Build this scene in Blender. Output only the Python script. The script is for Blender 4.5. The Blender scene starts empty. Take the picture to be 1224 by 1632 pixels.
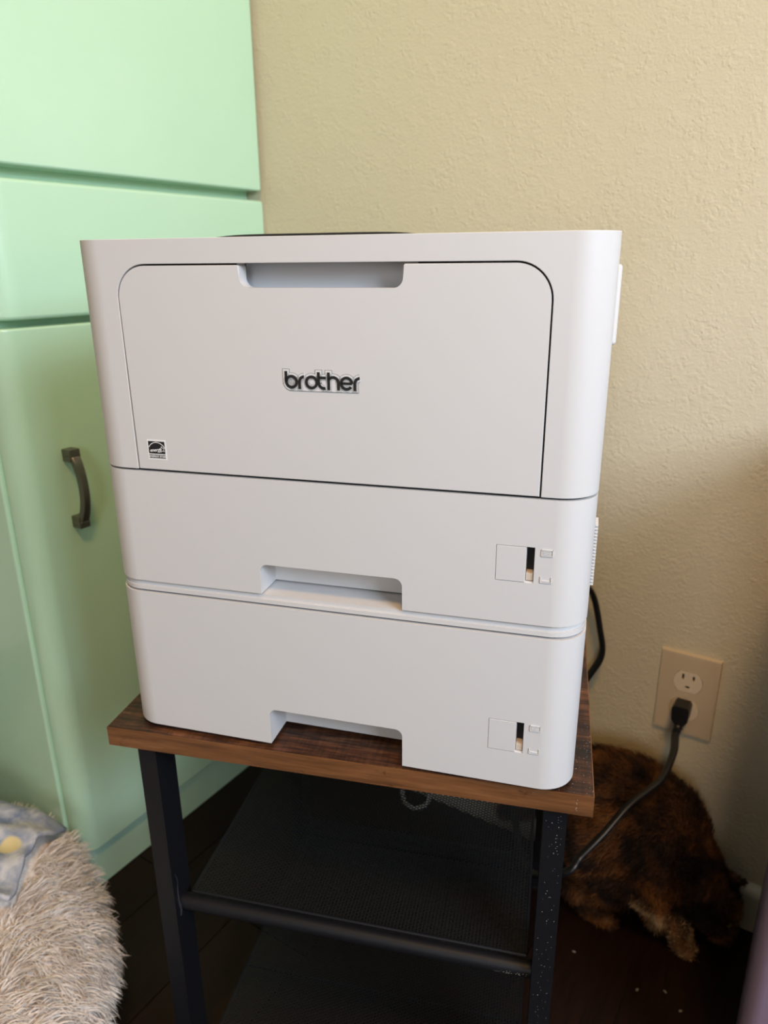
import bpy, bmesh, math, random
import numpy as np
from mathutils import Vector, Matrix

# ---------------------------------------------------------------- camera, world, lights, exposure
S = bpy.context.scene
COL = S.collection
FLOOR = -0.463            # z = 0 is the underside of the printer stack
WALL_Y = 0.492
CAB_X = -0.47
cd = bpy.data.cameras.new('camera')
cam = bpy.data.objects.new('camera', cd); COL.objects.link(cam); S.camera = cam
yaw, pitch, roll = math.radians(32.676), math.radians(18.859), math.radians(-0.517)
fw = Vector((-math.sin(yaw)*math.cos(pitch), math.cos(yaw)*math.cos(pitch), -math.sin(pitch)))
rt = Vector((math.cos(yaw), math.sin(yaw), 0)); up = rt.cross(fw)
r2 = math.cos(roll)*rt + math.sin(roll)*up; u2 = -math.sin(roll)*rt + math.cos(roll)*up
M = Matrix((r2, u2, -fw)).transposed().to_4x4(); M.translation = Vector((0.30238, -0.39331, 0.37442))
cam.matrix_world = M
cd.sensor_fit = 'VERTICAL'; cd.sensor_height = 36; cd.sensor_width = 27
cd.lens = 1165.51/1632*36; cd.clip_start = 0.01
cd.dof.use_dof = True; cd.dof.focus_distance = 0.50; cd.dof.aperture_fstop = 8.5

w = bpy.data.worlds.new('world'); S.world = w; w.use_nodes = True
w.node_tree.nodes['Background'].inputs[0].default_value = (0.75, 0.87, 1.0, 1)
w.node_tree.nodes['Background'].inputs[1].default_value = 0.2
S.view_settings.view_transform = 'Standard'; S.view_settings.look = 'None'
S.view_settings.gamma = 1; S.view_settings.use_curve_mapping = False
S.view_settings.exposure = 0.0

def area(name, loc, target, sx, sy, power, col):
    l = bpy.data.lights.new(name, 'AREA'); l.shape = 'RECTANGLE'; l.size = sx; l.size_y = sy
    l.energy = power; l.color = col
    o = bpy.data.objects.new(name, l); COL.objects.link(o); o.location = loc
    o.rotation_euler = (Vector(target)-Vector(loc)).to_track_quat('-Z', 'Y').to_euler()
    return o
# daylight of the window in the right-hand wall, over the desk
area('window_daylight', (1.56, -0.50, 0.99), (0.0, 0.15, 0.25), 0.8, 0.62, 32, (0.76, 0.91, 1.10))
# warm ceiling fixture towards the back of the room
area('ceiling_light', (0.62, -0.75, 1.90), (0.1, 0.1, 0.0), 0.3, 0.3, 16.5, (1.0, 0.56, 0.17))
# second window behind the photographer
area('rear_window_daylight', (1.05, -2.40, 0.80), (0.0, 0.2, 0.2), 0.6, 0.9, 12, (0.96, 0.97, 1.0))

# ---------------------------------------------------------------- helpers
def srgb(r, g, b):
    f = lambda c: (c/255/12.92) if c/255 <= 0.04045 else ((c/255+0.055)/1.055)**2.4
    return (f(r), f(g), f(b), 1)
def mat(name, col=(0.8,0.8,0.8,1), rough=0.5, metal=0, coat=0, spec=0.5, coat_rough=0.05):
    m = bpy.data.materials.new(name); m.use_nodes = True
    b = m.node_tree.nodes['Principled BSDF']
    b.inputs['Base Color'].default_value = col; b.inputs['Roughness'].default_value = rough
    b.inputs['Metallic'].default_value = metal; b.inputs['Coat Weight'].default_value = coat
    b.inputs['Coat Roughness'].default_value = coat_rough
    b.inputs['Specular IOR Level'].default_value = spec
    return m
class NT:
    def __init__(s, m): s.t = m.node_tree; s.b = s.t.nodes['Principled BSDF']; s.co = None
    def n(s, ty, **k):
        x = s.t.nodes.new(ty)
        for a, v in k.items():
            if a.startswith('i_'): x.inputs[a[2:].replace('_', ' ')].default_value = v
            else: setattr(x, a, v)
        return x
    def l(s, a, b): s.t.links.new(a, b)
    def coord(s, scale=(1,1,1), out='Object', rot=(0,0,0)):
        c = s.n('ShaderNodeTexCoord'); mp = s.n('ShaderNodeMapping')
        mp.inputs['Scale'].default_value = scale; mp.inputs['Rotation'].default_value = rot
        s.l(c.outputs[out], mp.inputs[0]); return mp.outputs[0]
    def noise(s, vec, scale, detail=3, rough=0.5, dist=0.0):
        x = s.n('ShaderNodeTexNoise'); x.inputs['Scale'].default_value = scale
        x.inputs['Detail'].default_value = detail; x.inputs['Roughness'].default_value = rough
        x.inputs['Distortion'].default_value = dist
        s.l(vec, x.inputs['Vector']); return x.outputs['Fac']
    def ramp(s, fac, stops, mode='LINEAR'):
        x = s.n('ShaderNodeValToRGB'); x.color_ramp.interpolation = mode
        e = x.color_ramp.elements
        while len(e) < len(stops): e.new(0.5)
        for i, (p, c) in enumerate(stops): e[i].position = p; e[i].color = c
        s.l(fac, x.inputs[0]); return x.outputs[0]
    def mix(s, fac, a, b, mode='MIX'):
        x = s.n('ShaderNodeMix', data_type='RGBA', blend_type=mode)
        if isinstance(fac, (int, float)): x.inputs[0].default_value = fac
        else: s.l(fac, x.inputs[0])
        for v, i in ((a, 6), (b, 7)):
            if isinstance(v, tuple): x.inputs[i].default_value = v
            else: s.l(v, x.inputs[i])
        return x.outputs[2]
    def bump(s, h, strength, dist, prev=None):
        x = s.n('ShaderNodeBump'); x.inputs['Strength'].default_value = strength
        x.inputs['Distance'].default_value = dist; s.l(h, x.inputs['Height'])
        if prev: s.l(prev, x.inputs['Normal'])
        s.l(x.outputs[0], s.b.inputs['Normal']); return x.outputs[0]
    def color(s, c): s.l(c, s.b.inputs['Base Color'])

def new_mesh(name, verts, faces):
    me = bpy.data.meshes.new(name); me.from_pydata([tuple(v) for v in verts], [], faces); me.update()
    return me
def link(name, me, m, parent=None, smooth=35):
    o = bpy.data.objects.new(name, me); COL.objects.link(o)
    if m: me.materials.clear(); me.materials.append(m)
    if smooth and len(me.polygons):
        me.polygons.foreach_set('use_smooth', [True]*len(me.polygons))
        me.set_sharp_from_angle(angle=math.radians(smooth))
    if parent: o.parent = parent
    return o
def obj(name, bm, m, parent=None, smooth=35, bevel=0, seg=2):
    if bevel:
        es = [e for e in bm.edges if e.is_manifold and e.calc_face_angle(0) > math.radians(30)]
        bmesh.ops.bevel(bm, geom=es, offset=bevel, segments=seg, profile=0.5, affect='EDGES', clamp_overlap=True)
    bmesh.ops.recalc_face_normals(bm, faces=bm.faces[:])
    me = bpy.data.meshes.new(name); bm.to_mesh(me); bm.free()
    o = link(name, me, m, parent, smooth)
    if smooth and smooth < 60:
        w_ = o.modifiers.new('weighted_normal', 'WEIGHTED_NORMAL'); w_.keep_sharp = True; w_.weight = 100
    return o
def thing(name, label, cat, loc=(0,0,0), rotz=0, group=None):
    o = bpy.data.objects.new(name, None); COL.objects.link(o); o.location = loc
    o.rotation_euler = (0, 0, rotz); o.empty_display_size = 0.05
    return tag(o, label, cat, group)
def tag(o, label, cat, group=None):
    o['label'] = label; o['category'] = cat
    if group: o['group'] = group
    return o
def struct(o): o['kind'] = 'structure'; return o

def box(bm, x0, x1, y0, y1, z0, z1):
    v = [bm.verts.new(p) for p in ((x0,y0,z0),(x1,y0,z0),(x1,y1,z0),(x0,y1,z0),(x0,y0,z1),(x1,y0,z1),(x1,y1,z1),(x0,y1,z1))]
    for f in ((0,3,2,1),(4,5,6,7),(0,1,5,4),(1,2,6,5),(2,3,7,6),(3,0,4,7)): bm.faces.new([v[i] for i in f])
def B(*a):
    bm = bmesh.new(); box(bm, *a); return bm
def arc(cx, cy, r, a0, a1, n=8):
    return [(cx+r*math.cos(math.radians(a0+(a1-a0)*i/n)), cy+r*math.sin(math.radians(a0+(a1-a0)*i/n))) for i in range(n+1)]
def prism(bm, pts, a, b, axis='z'):
    f = {'z': lambda p, t: (p[0], p[1], t), 'y': lambda p, t: (p[0], t, p[1]), 'x': lambda p, t: (t, p[0], p[1])}[axis]
    lo = [bm.verts.new(f(p, a)) for p in pts]; hi = [bm.verts.new(f(p, b)) for p in pts]
    n = len(pts); bm.faces.new(lo); bm.faces.new(hi[::-1])
    for i in range(n): bm.faces.new((lo[i], hi[i], hi[(i+1) % n], lo[(i+1) % n]))
def P(pts, a, b, axis='z'):
    bm = bmesh.new(); prism(bm, pts, a, b, axis); return bm
def evaluated(o):
    bpy.context.view_layer.update()
    dg = bpy.context.evaluated_depsgraph_get()
    return bpy.data.meshes.new_from_object(o.evaluated_get(dg))
def cut(bm, cutters, bevel=0, seg=2):
    """bm minus the cutter bmeshes -> bmesh, optionally bevelled"""
    bmesh.ops.recalc_face_normals(bm, faces=bm.faces[:])
    me = bpy.data.meshes.new('t'); bm.to_mesh(me); bm.free()
    o = bpy.data.objects.new('t', me); COL.objects.link(o); tmp = []
    for c in cutters:
        bmesh.ops.recalc_face_normals(c, faces=c.faces[:])
        cm = bpy.data.meshes.new('c'); c.to_mesh(cm); c.free()
        co = bpy.data.objects.new('c', cm); COL.objects.link(co); tmp.append(co)
        md = o.modifiers.new('b', 'BOOLEAN'); md.operation = 'DIFFERENCE'; md.solver = 'EXACT'; md.object = co
    if bevel:
        md = o.modifiers.new('v', 'BEVEL'); md.width = bevel; md.segments = seg
        md.limit_method = 'ANGLE'; md.angle_limit = math.radians(40); md.use_clamp_overlap = True
    r = evaluated(o)
    for t in tmp+[o]: bpy.data.objects.remove(t)
    out = bmesh.new(); out.from_mesh(r); bpy.data.meshes.remove(r)
    return out
def tube(bm, pts, r, n=10, ry=None, closed_ends=True):
    """tube of radius r (or flat: r wide, ry thick) along pts"""
    pts = [Vector(p) for p in pts]; rings = []
    upv = Vector((0, 0, 1))
    prevx = None
    for i, p in enumerate(pts):
        t = (pts[min(i+1, len(pts)-1)] - pts[max(i-1, 0)]).normalized()
        x = (prevx - t*prevx.dot(t)) if prevx else t.cross(upv if abs(t.z) < 0.95 else Vector((1, 0, 0)))
        x.normalize(); prevx = x; y = t.cross(x)
        rr = r[i] if isinstance(r, (list, tuple)) else r
        r_y = ry if ry else rr
        rings.append([bm.verts.new(p + x*rr*math.cos(2*math.pi*k/n) + y*r_y*math.sin(2*math.pi*k/n)) for k in range(n)])
    for a, b in zip(rings, rings[1:]):
        for k in range(n): bm.faces.new((a[k], a[(k+1) % n], b[(k+1) % n], b[k]))
    if closed_ends: bm.faces.new(rings[0][::-1]); bm.faces.new(rings[-1])
def smooth_path(ctrl, n=8):
    c = [Vector(p) for p in ctrl]; c = [c[0]*2-c[1]] + c + [c[-1]*2-c[-2]]; out = []
    for i in range(1, len(c)-2):
        for k in range(n):
            t = k/n; a, b, d, e = c[i-1], c[i], c[i+1], c[i+2]
            out.append(0.5*((2*b)+(d-a)*t+(2*a-5*b+4*d-e)*t*t+(3*b-a-3*d+e)*t**3))
    out.append(c[-2]); return out
def strands(P0, N, D, length, width, seed=1, bend=0.7, wav=0.12, segs=3):
    """mesh of ribbon hairs rooted at P0, leaving along N and bending to D; numpy arrays (k,3)"""
    rg = np.random.default_rng(seed); k = len(P0)
    L = (length*(0.7+0.6*rg.random(k)))[:, None]
    side = np.cross(N, rg.normal(size=(k, 3))); side /= np.linalg.norm(side, axis=1)[:, None]+1e-9
    wv = rg.normal(size=(k, 3))*wav
    V = []; cur = P0.copy()
    for s in range(segs+1):
        t = s/segs
        d = N*(1-t*bend) + D*(0.25+t*bend) + wv*math.sin(t*4.0+1)
        d /= np.linalg.norm(d, axis=1)[:, None]+1e-9
        wd = width*(1-0.85*t**1.5)*0.5
        if s < segs: V.append(cur-side*wd); V.append(cur+side*wd)
        else: V.append(cur)
        cur = cur + d*L/segs
    nv = 2*segs+1
    verts = np.stack(V, 1).reshape(-1, 3)
    base = (np.arange(k)*nv)[:, None]
    quads = np.concatenate([base+np.array([2*s, 2*s+1, 2*s+3, 2*s+2]) for s in range(segs-1)], 0)
    tri = base+np.array([2*segs-2, 2*segs-1, 2*segs])
    me = bpy.data.meshes.new('fur')
    me.vertices.add(len(verts)); me.vertices.foreach_set('co', verts.astype(np.float32).ravel())
    nl = quads.size+tri.size; me.loops.add(nl)
    me.loops.foreach_set('vertex_index', np.concatenate([quads.ravel(), tri.ravel()]).astype(np.int32))
    npoly = len(quads)+len(tri); me.polygons.add(npoly)
    starts = np.concatenate([np.arange(len(quads))*4, len(quads)*4+np.arange(len(tri))*3]).astype(np.int32)
    me.polygons.foreach_set('loop_start', starts)
    me.update(calc_edges=True); me.validate()
    return me
def text_mesh(s, size, depth=0.0001, shear=0, bold=0):
    c = bpy.data.curves.new('t', 'FONT'); c.body = s; c.size = size; c.extrude = depth; c.shear = shear; c.offset = bold
    c.align_x = 'CENTER'; c.align_y = 'CENTER'
    o = bpy.data.objects.new('t', c); COL.objects.link(o); me = evaluated(o)
    bpy.data.objects.remove(o)
    return me

# ---------------------------------------------------------------- materials
plastic = mat('printer_plastic', (0.66, 0.645, 0.635, 1), 0.42)
t = NT(plastic); t.bump(t.noise(t.coord(), 2600, 2), 0.12, 0.0003)
plastic_cool = mat('printer_plastic_bluelit', (0.62, 0.63, 0.65, 1), 0.4)  # cooler copy of the printer plastic, bluish light put into its colour
dark_plastic = mat('dark_plastic', (0.012, 0.012, 0.013, 1), 0.45)
black_gap = mat('gap_shadow_black', (0.004, 0.004, 0.004, 1), 0.7)  # near-black stands in for the shade inside gaps and slots
paper_tan = mat('indicator_beige', (0.62, 0.52, 0.42, 1), 0.5)
ink = mat('logo_black', (0.018, 0.018, 0.02, 1), 0.35)
silver = mat('logo_silver', (0.70, 0.70, 0.70, 1), 0.3)
label_white = mat('label_white', (0.86, 0.85, 0.83, 1), 0.5)
label_grey = mat('label_grey', (0.09, 0.09, 0.095, 1), 0.5)

mint = mat('mint_enamel', (0.50, 0.80, 0.55, 1), 0.28, 0, 0.6, 0.5, 0.06)
t = NT(mint); v = t.coord()
t.color(t.mix(t.ramp(t.noise(v, 5, 4), [(0.35, (0,0,0,1)), (0.75, (1,1,1,1))]), (0.53, 0.81, 0.59, 1), (0.57, 0.84, 0.63, 1)))
t.bump(t.noise(v, 9, 2), 0.12, 0.004)
mint_dark = mat('mint_recess', (0.20, 0.40, 0.27, 1), 0.5)
nickel = mat('brushed_nickel', (0.20, 0.185, 0.16, 1), 0.38, 0.9)

wallm = mat('cream_wall', (0.6, 0.53, 0.40, 1), 0.75)
t = NT(wallm); v = t.coord()
t.color(t.mix(t.noise(v, 1.5, 3), (0.615, 0.545, 0.385, 1), (0.65, 0.57, 0.41, 1)))
vor = t.n('ShaderNodeTexVoronoi', feature='SMOOTH_F1'); vor.inputs['Scale'].default_value = 240
vd = t.n('ShaderNodeVectorMath', operation='ADD'); t.l(v, vd.inputs[0])
nn = t.n('ShaderNodeTexNoise'); nn.inputs['Scale'].default_value = 260; t.l(v, nn.inputs['Vector'])
sc = t.n('ShaderNodeVectorMath', operation='SCALE'); sc.inputs['Scale'].default_value = 0.006
t.l(nn.outputs['Color'], sc.inputs[0]); t.l(sc.outputs[0], vd.inputs[1]); t.l(vd.outputs[0], vor.inputs['Vector'])
blob = t.ramp(vor.outputs['Distance'], [(0.0, (1,1,1,1)), (0.38, (0.75,0.75,0.75,1)), (0.62, (0,0,0,1))])
msk = t.ramp(t.noise(v, 60, 3), [(0.40, (0,0,0,1)), (0.66, (1,1,1,1))])
b1 = t.bump(t.mix(1.0, blob, msk, 'MULTIPLY'), 0.6, 0.00075)
t.bump(t.noise(v, 420, 3, 0.55), 0.75, 0.0008, b1)
ceil_m = mat('ceiling_white', (0.75, 0.73, 0.68, 1), 0.9)
trim_m = mat('cream_trim', (0.55, 0.50, 0.40, 1), 0.45)
room_m = mat('room_wall', (0.50, 0.45, 0.37, 1), 0.9)

floor_m = []
for i in range(4):
    k = 0.75+0.16*i
    m = mat('dark_plank_%s' % 'abcd'[i], (0.02, 0.012, 0.009, 1), 0.42, spec=0.22)
    t = NT(m); v = t.coord((14, 1.2, 1), 'Object')
    t.color(t.mix(t.noise(v, 9+i, 5, 0.6, 0.5), (0.003*k, 0.0017*k, 0.0013*k, 1), (0.020*k, 0.008*k, 0.0045*k, 1)))
    t.bump(t.noise(v, 30, 3), 0.25, 0.001); floor_m.append(m)

wood = mat('rustic_brown_board', (0.1, 0.05, 0.02, 1), 0.5)
t = NT(wood); v = t.coord((1.0, 9, 9)); v2 = t.coord((5, 55, 5)); v3 = t.coord((60, 6, 6), rot=(0, 0, 0.1))
g1 = t.ramp(t.noise(v, 6, 5, 0.65, 0.6), [(0.32, (0.014,0.006,0.003,1)), (0.5, (0.062,0.022,0.009,1)), (0.70, (0.17,0.068,0.026,1)), (0.8, (0.26,0.13,0.055,1))])
g2 = t.ramp(t.noise(v2, 7, 3), [(0.35, (0.42,0.38,0.36,1)), (0.62, (1.35,1.3,1.25,1))])
g3 = t.ramp(t.noise(v3, 6, 2), [(0.38, (0.72,0.72,0.72,1)), (0.55, (1.1,1.1,1.1,1))])
t.color(t.mix(1.0, t.mix(1.0, g1, g2, 'MULTIPLY'), g3, 'MULTIPLY'))
t.bump(t.noise(v2, 9, 4), 0.5, 0.0008)
edge = mat('brown_edge_banding', (0.15, 0.06, 0.02, 1), 0.5)
t = NT(edge); v = t.coord((2.0, 2.0, 26)); v2 = t.coord((8, 8, 40))
g1 = t.ramp(t.noise(v, 7, 5, 0.6, 0.3), [(0.3, (0.095,0.037,0.012,1)), (0.55, (0.19,0.076,0.025,1)), (0.78, (0.29,0.13,0.05,1))])
kn = t.ramp(t.noise(t.coord((1, 1, 1.5)), 30, 5, 0.7), [(0.60, (1,1,1,1)), (0.72, (0.12,0.10,0.09,1))])
t.color(t.mix(1.0, g1, kn, 'MULTIPLY')); t.bump(t.noise(v2, 9, 3), 0.3, 0.0004)
black_metal = mat('black_powder_coat', (0.007, 0.0072, 0.0095, 1), 0.5, spec=0.3)
t = NT(black_metal); t.bump(t.noise(t.coord(), 1400, 2), 0.25, 0.0002)
mesh_metal = mat('black_mesh_wire', (0.016, 0.0155, 0.0155, 1), 0.45, spec=0.35)
dust_m = mat('pale_dust', (0.55, 0.5, 0.43, 1), 0.8)
scuff_m = mat('grey_weld', (0.035, 0.035, 0.045, 1), 0.35)
outlet_m = mat('ivory_plate', (0.60, 0.48, 0.33, 1), 0.4)
outlet2_m = mat('ivory_receptacle', (0.74, 0.62, 0.46, 1), 0.35)
cord_m = mat('black_cord', (0.008, 0.008, 0.009, 1), 0.38)
mauve = mat('mauve_laminate', (0.27, 0.20, 0.275, 1), 0.4)

# ---------------------------------------------------------------- the room
RX, LX, FY, CZ = 1.62, -1.25, -2.5, 1.98
fl = struct(obj('floor', B(LX, RX, FY, WALL_Y, FLOOR-0.06, FLOOR-0.004), mat('subfloor', (0.004,0.003,0.003,1), 0.8), smooth=0))
rnd = random.Random(4)
pk = 0
x = LX+0.01
while x < 0.75:                                  # planks run from the back wall towards the viewer
    y = WALL_Y-0.002 - (0 if pk % 2 else 0.35)
    if pk % 2 == 0: segs = [(WALL_Y-0.352, WALL_Y-0.002)]
    else: segs = []
    while y > FY+0.1: segs.append((max(y-0.9, FY+0.01), y)); y -= 0.902
    for a, b in segs:
        bm = B(x, x+0.118, a, b-0.0015, FLOOR-0.0045, FLOOR)
        obj('plank', bm, floor_m[rnd.randrange(4)], fl, bevel=0.0012, seg=1)
    x += 0.1195; pk += 1
obj('plank_field', B(x, RX, FY, WALL_Y-0.002, FLOOR-0.0045, FLOOR-0.0002), floor_m[1], fl, smooth=0)
struct(obj('wall_back', B(LX-0.1, RX+0.1, WALL_Y, WALL_Y+0.1, FLOOR-0.06, CZ), wallm, smooth=0))
struct(obj('wall_left', B(LX-0.1, LX, FY, WALL_Y, FLOOR-0.06, CZ), room_m, smooth=0))
struct(obj('wall_right', cut(B(RX, RX+0.1, FY, WALL_Y, FLOOR-0.06, CZ), [B(RX-0.05, RX+0.15, -0.95, -0.05, 0.65, 1.35)]), room_m, smooth=0))
struct(obj('wall_front', cut(B(LX-0.1, RX+0.1, FY-0.1, FY, FLOOR-0.06, CZ), [B(0.7, 1.4, FY-0.15, FY+0.05, 0.3, 1.3)]), room_m, smooth=0))
struct(obj('ceiling', B(LX-0.1, RX+0.1, FY-0.1, WALL_Y+0.1, CZ, CZ+0.08), ceil_m, smooth=0))
pr = [(WALL_Y, FLOOR), (WALL_Y-0.013, FLOOR), (WALL_Y-0.013, FLOOR+0.052)] + [(WALL_Y-0.013+0.010*(1-math.cos(a)), FLOOR+0.052+0.013*math.sin(a)) for a in (0.4, 0.8, 1.2, 1.5)] + [(WALL_Y, FLOOR+0.066)]
struct(obj('baseboard_back', P(pr, CAB_X, RX, 'x'), trim_m))

# ---------------------------------------------------------------- mint cabinets
def corner_plan(x0, x1, y0, y1, r):
    return [(x0, y1), (x0, y0)] + arc(x1-r, y0+r, r, -90, 0, 8) + [(x1, y1)]
YB = WALL_Y-0.001
cab = thing('tall_cabinet', 'tall glossy mint green cabinet with rounded corner and long door behind the printer', 'cabinet', (CAB_X-0.3, 0.27, FLOOR))
def rel(bm, o):
    bmesh.ops.translate(bm, vec=-Vector(o.location), verts=bm.verts[:]); return bm
x0c = -1.16
CY0 = 0.052
obj('body', rel(P(corner_plan(x0c, CAB_X-0.0315, CY0+0.013, YB, 0.01), -0.392, 0.4679), cab), mint, cab)
pl = corner_plan(x0c, CAB_X-0.010, CY0+0.004, YB, 0.02)
obj('plinth', rel(P(pl, FLOOR, -0.3925), cab), mint, cab, bevel=0.003)
# lower door on the face towards the printer, with the rounded corner post, and the flat door round the corner
dr = obj('door', rel(P([(CAB_X-0.031, CY0)] + arc(CAB_X-0.024, CY0+0.024, 0.024, -90, 0, 8)[0:] + [(CAB_X, YB), (CAB_X-0.031, YB), (CAB_X-0.031, CY0+0.0125)], -0.392, 0.3100), cab), mint, cab, bevel=0.003, seg=3)
obj('door', rel(B(x0c, CAB_X-0.033, CY0-0.004, CY0+0.0058, -0.392, 0.3100), cab), mint, cab, bevel=0.003, seg=3)
obj('drawer_front', rel(P(corner_plan(x0c, CAB_X+0.001, CY0+0.006, YB, 0.030), 0.3180, 0.4610), cab), mint, cab, bevel=0.005, seg=3)
# bow handle
hb = bmesh.new(); prof = []
zc, hl, yh = 0.1205, 0.0415, 0.1155
for i in range(17):
    s = -1+2*i/16
    prof.append((CAB_X+0.011+0.012*(1-s*s)**0.8, zc+hl*s))
ring = []
for i, (hx, hz) in enumerate(prof):
    s = -1+2*i/16; wd = 0.0052+0.0020*abs(s)**3; th = 0.0042
    ring.append([hb.verts.new((hx+dx*th, yh+dy*wd, hz)) for dx, dy in ((-1,-1),(1,-0.8),(1,0.8),(-1,1))])
for a, b in zip(ring, ring[1:]):
    for k in range(4): hb.faces.new((a[k], a[(k+1)%4], b[(k+1)%4], b[k]))
hb.faces.new(ring[0]); hb.faces.new(ring[-1][::-1])
for s in (-1, 1): box(hb, CAB_X-0.001, CAB_X+0.015, yh-0.0072, yh+0.0072, zc+s*hl-0.0075, zc+s*hl+0.0075)
bmesh.ops.translate(hb, vec=-Vector(cab.location), verts=hb.verts[:])
obj('handle', hb, nickel, dr, bevel=0.0012)['label'] = 'brushed nickel bow handle'
up_c = thing('upper_cabinet', 'upper mint green cabinet with wide smooth door above the tall cabinet', 'cabinet', (CAB_X-0.3, 0.2, 0.4680))
obj('body', rel(B(x0c, CAB_X-0.0315, -0.2, YB, 0.4680, 1.95), up_c), mint, up_c)
obj('door', rel(B(CAB_X-0.031, CAB_X+0.002, -0.2, 0.486, 0.4735, 1.94), up_c), mint, up_c, bevel=0.003, seg=3)
obj('side_panel', rel(B(x0c, CAB_X-0.032, -0.212, -0.2005, 0.4735, 1.94), up_c), mint, up_c, bevel=0.003)

# ---------------------------------------------------------------- the printer stand
tl = Vector((-0.19259, -0.06946, 0)); tyaw = math.radians(19.38)
st = thing('printer_stand', 'small rustic brown topped stand with black metal legs and mesh shelves under the printer', 'table', (tl.x, tl.y, FLOOR), tyaw)
TW, TD, TT = 0.4077, 0.402, -0.004
H = lambda z: z-FLOOR
obj('tabletop', B(0.0008, TW-0.0008, 0.0008, TD-0.0008, H(TT-0.0185), H(TT)), wood, st, bevel=0.0006)
eb = bmesh.new()
z0, z1 = H(TT-0.0184), H(TT-0.0004)
prism(eb, [(0,0),(TW,0),(TW,TD),(0,TD),(0,0.0009),(0.0008,0.0009),(0.0008,TD-0.0008),(TW-0.0008,TD-0.0008),(TW-0.0008,0.0008),(0,0.0008)], z0, z1)
obj('edge_banding', eb, edge, st, smooth=0)['label'] = 'orange-brown wood grain edge strip'
LL, LR = (0.0205, 0.0375), (0.372, 0.390)
legs = [(LL, (0.010, 0.040)), (LR, (0.010, 0.040)), (LL, (0.358, 0.388)), (LR, (0.358, 0.388))]
leg_o = []
for (a0, a1), (b0, b1) in legs:
    lg = obj('leg', B(a0, a1, b0, b1, 0.006, H(TT-0.0186)), black_metal, st, bevel=0.0018, seg=2); leg_o.append(lg)
    obj('foot', B(a0+0.001, a1-0.001, b0+0.001, b1-0.001, 0.0, 0.006), dark_plastic, lg)
for b0 in (0.014, 0.362):
    obj('top_rail', B(0.0376, 0.3719, b0, b0+0.018, H(TT-0.0186)-0.016, H(TT-0.0186)-0.0002), black_metal, st, bevel=0.001) if b0 > 0.1 else None
# side rails under the top joining front and rear legs
for a in (0.0205, 0.373):
    obj('side_rail', B(a, a+0.017, 0.0405, 0.3575, H(TT-0.0186)-0.014, H(TT-0.0186)-0.0002), black_metal, st, bevel=0.001)
def shelf(zs, rail=True):
    zt = H(zs)
    for b in (0.025, 0.373):
        bm = bmesh.new(); tube(bm, [(LL[1]-0.0005, b, zt-0.009), (LR[0]+0.0005, b, zt-0.009)], 0.0077, 16)
        obj('shelf_rail', bm, black_metal, st)
    a0, a1, b0, b1 = 0.046, 0.3665, 0.030, 0.372
    rim = bmesh.new()
    tube(rim, [(a0,b0,zt),(a1,b0,zt)], 0.0016, 6); tube(rim, [(a1,b0,zt),(a1,b1,zt)], 0.0016, 6)
    tube(rim, [(a1,b1,zt),(a0,b1,zt)], 0.0016, 6); tube(rim, [(a0,b1,zt),(a0,b0,zt)], 0.0016, 6)
    for b in (0.128, 0.272): tube(rim, [(a0,b,zt-0.0022),(a1,b,zt-0.0022)], 0.0018, 6)
    sf = obj('shelf_frame', rim, black_metal, st)
    wm = bmesh.new(); W_, D_ = a1-a0, b1-b0; px, py = 0.0064, 0.0040; hw, hh = 0.00055, 0.0006
    sl = py/px
    def strip(pa, pb):
        d = Vector((pb[0]-pa[0], pb[1]-pa[1], 0)).normalized(); n = Vector((-d.y, d.x, 0))*hw
        vs = []
        for p in (pa, pb):
            p = Vector((p[0], p[1], zt)); vs.append([wm.verts.new(p+n+Vector((0,0,hh))), wm.verts.new(p-n+Vector((0,0,hh))), wm.verts.new(p-Vector((0,0,hh)))])
        for k in range(3): wm.faces.new((vs[0][k], vs[0][(k+1)%3], vs[1][(k+1)%3], vs[1][k]))
    c = -sl*W_
    while c < D_:                                    # both diagonals of the diamond mesh
        lo = max(0, -c/sl); hi = min(W_, (D_-c)/sl)
        if hi-lo > 0.001:
            strip((a0+lo, b0+c+sl*lo), (a0+hi, b0+c+sl*hi))
            strip((a1-lo, b0+c+sl*lo), (a1-hi, b0+c+sl*hi))
        c += py
    g = obj('wire_mesh', wm, mesh_metal, sf, smooth=0); g['kind'] = 'stuff'
shelf(-0.206)
shelf(-0.418)
# weld bead by the tube on the left front leg and dust on the right front leg
wb = bmesh.new()
tube(wb, [(0.0382+0.0003*math.sin(i*2.1), 0.0165+0.0012*math.sin(i*1.3)-0.00004*i, H(-0.225)+0.0065*i) for i in range(9)], [0.0008,0.0012,0.0014,0.0010,0.0007,0.0005,0.0003,0.0004,0.0002], 6)
obj('weld_bead', wb, scuff_m, leg_o[0])
rd = random.Random(9); db = bmesh.new()
def flake(bm, c, n, s):
    n = Vector(n); a = n.orthogonal().normalized(); b = n.cross(a); an = rd.random()*6.28
    a, b = a*math.cos(an)+b*math.sin(an), b*math.cos(an)-a*math.sin(an); c = Vector(c)
    v = [bm.verts.new(c+a*s), bm.verts.new(c+b*s*0.8), bm.verts.new(c-a*s*0.7), bm.verts.new(c-b*s)]; tp = bm.verts.new(c+n*s*0.5)
    for k in range(4): bm.faces.new((v[k], v[(k+1)%4], tp))
    bm.faces.new(v[::-1])
for i in range(95):
    flake(db, (LR[0]+0.002+0.014*rd.betavariate(2, 1.6), 0.0099, H(TT-0.03)-0.30*rd.random()**1.3), (0, -1, 0), 0.00022+0.00022*rd.random()**3)
for i in range(26): flake(db, (0.34+0.03*rd.random(), 0.0171, H(-0.2150)+rd.uniform(-0.0015, 0.0015)), (0, -1, 0), 0.0003)
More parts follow.
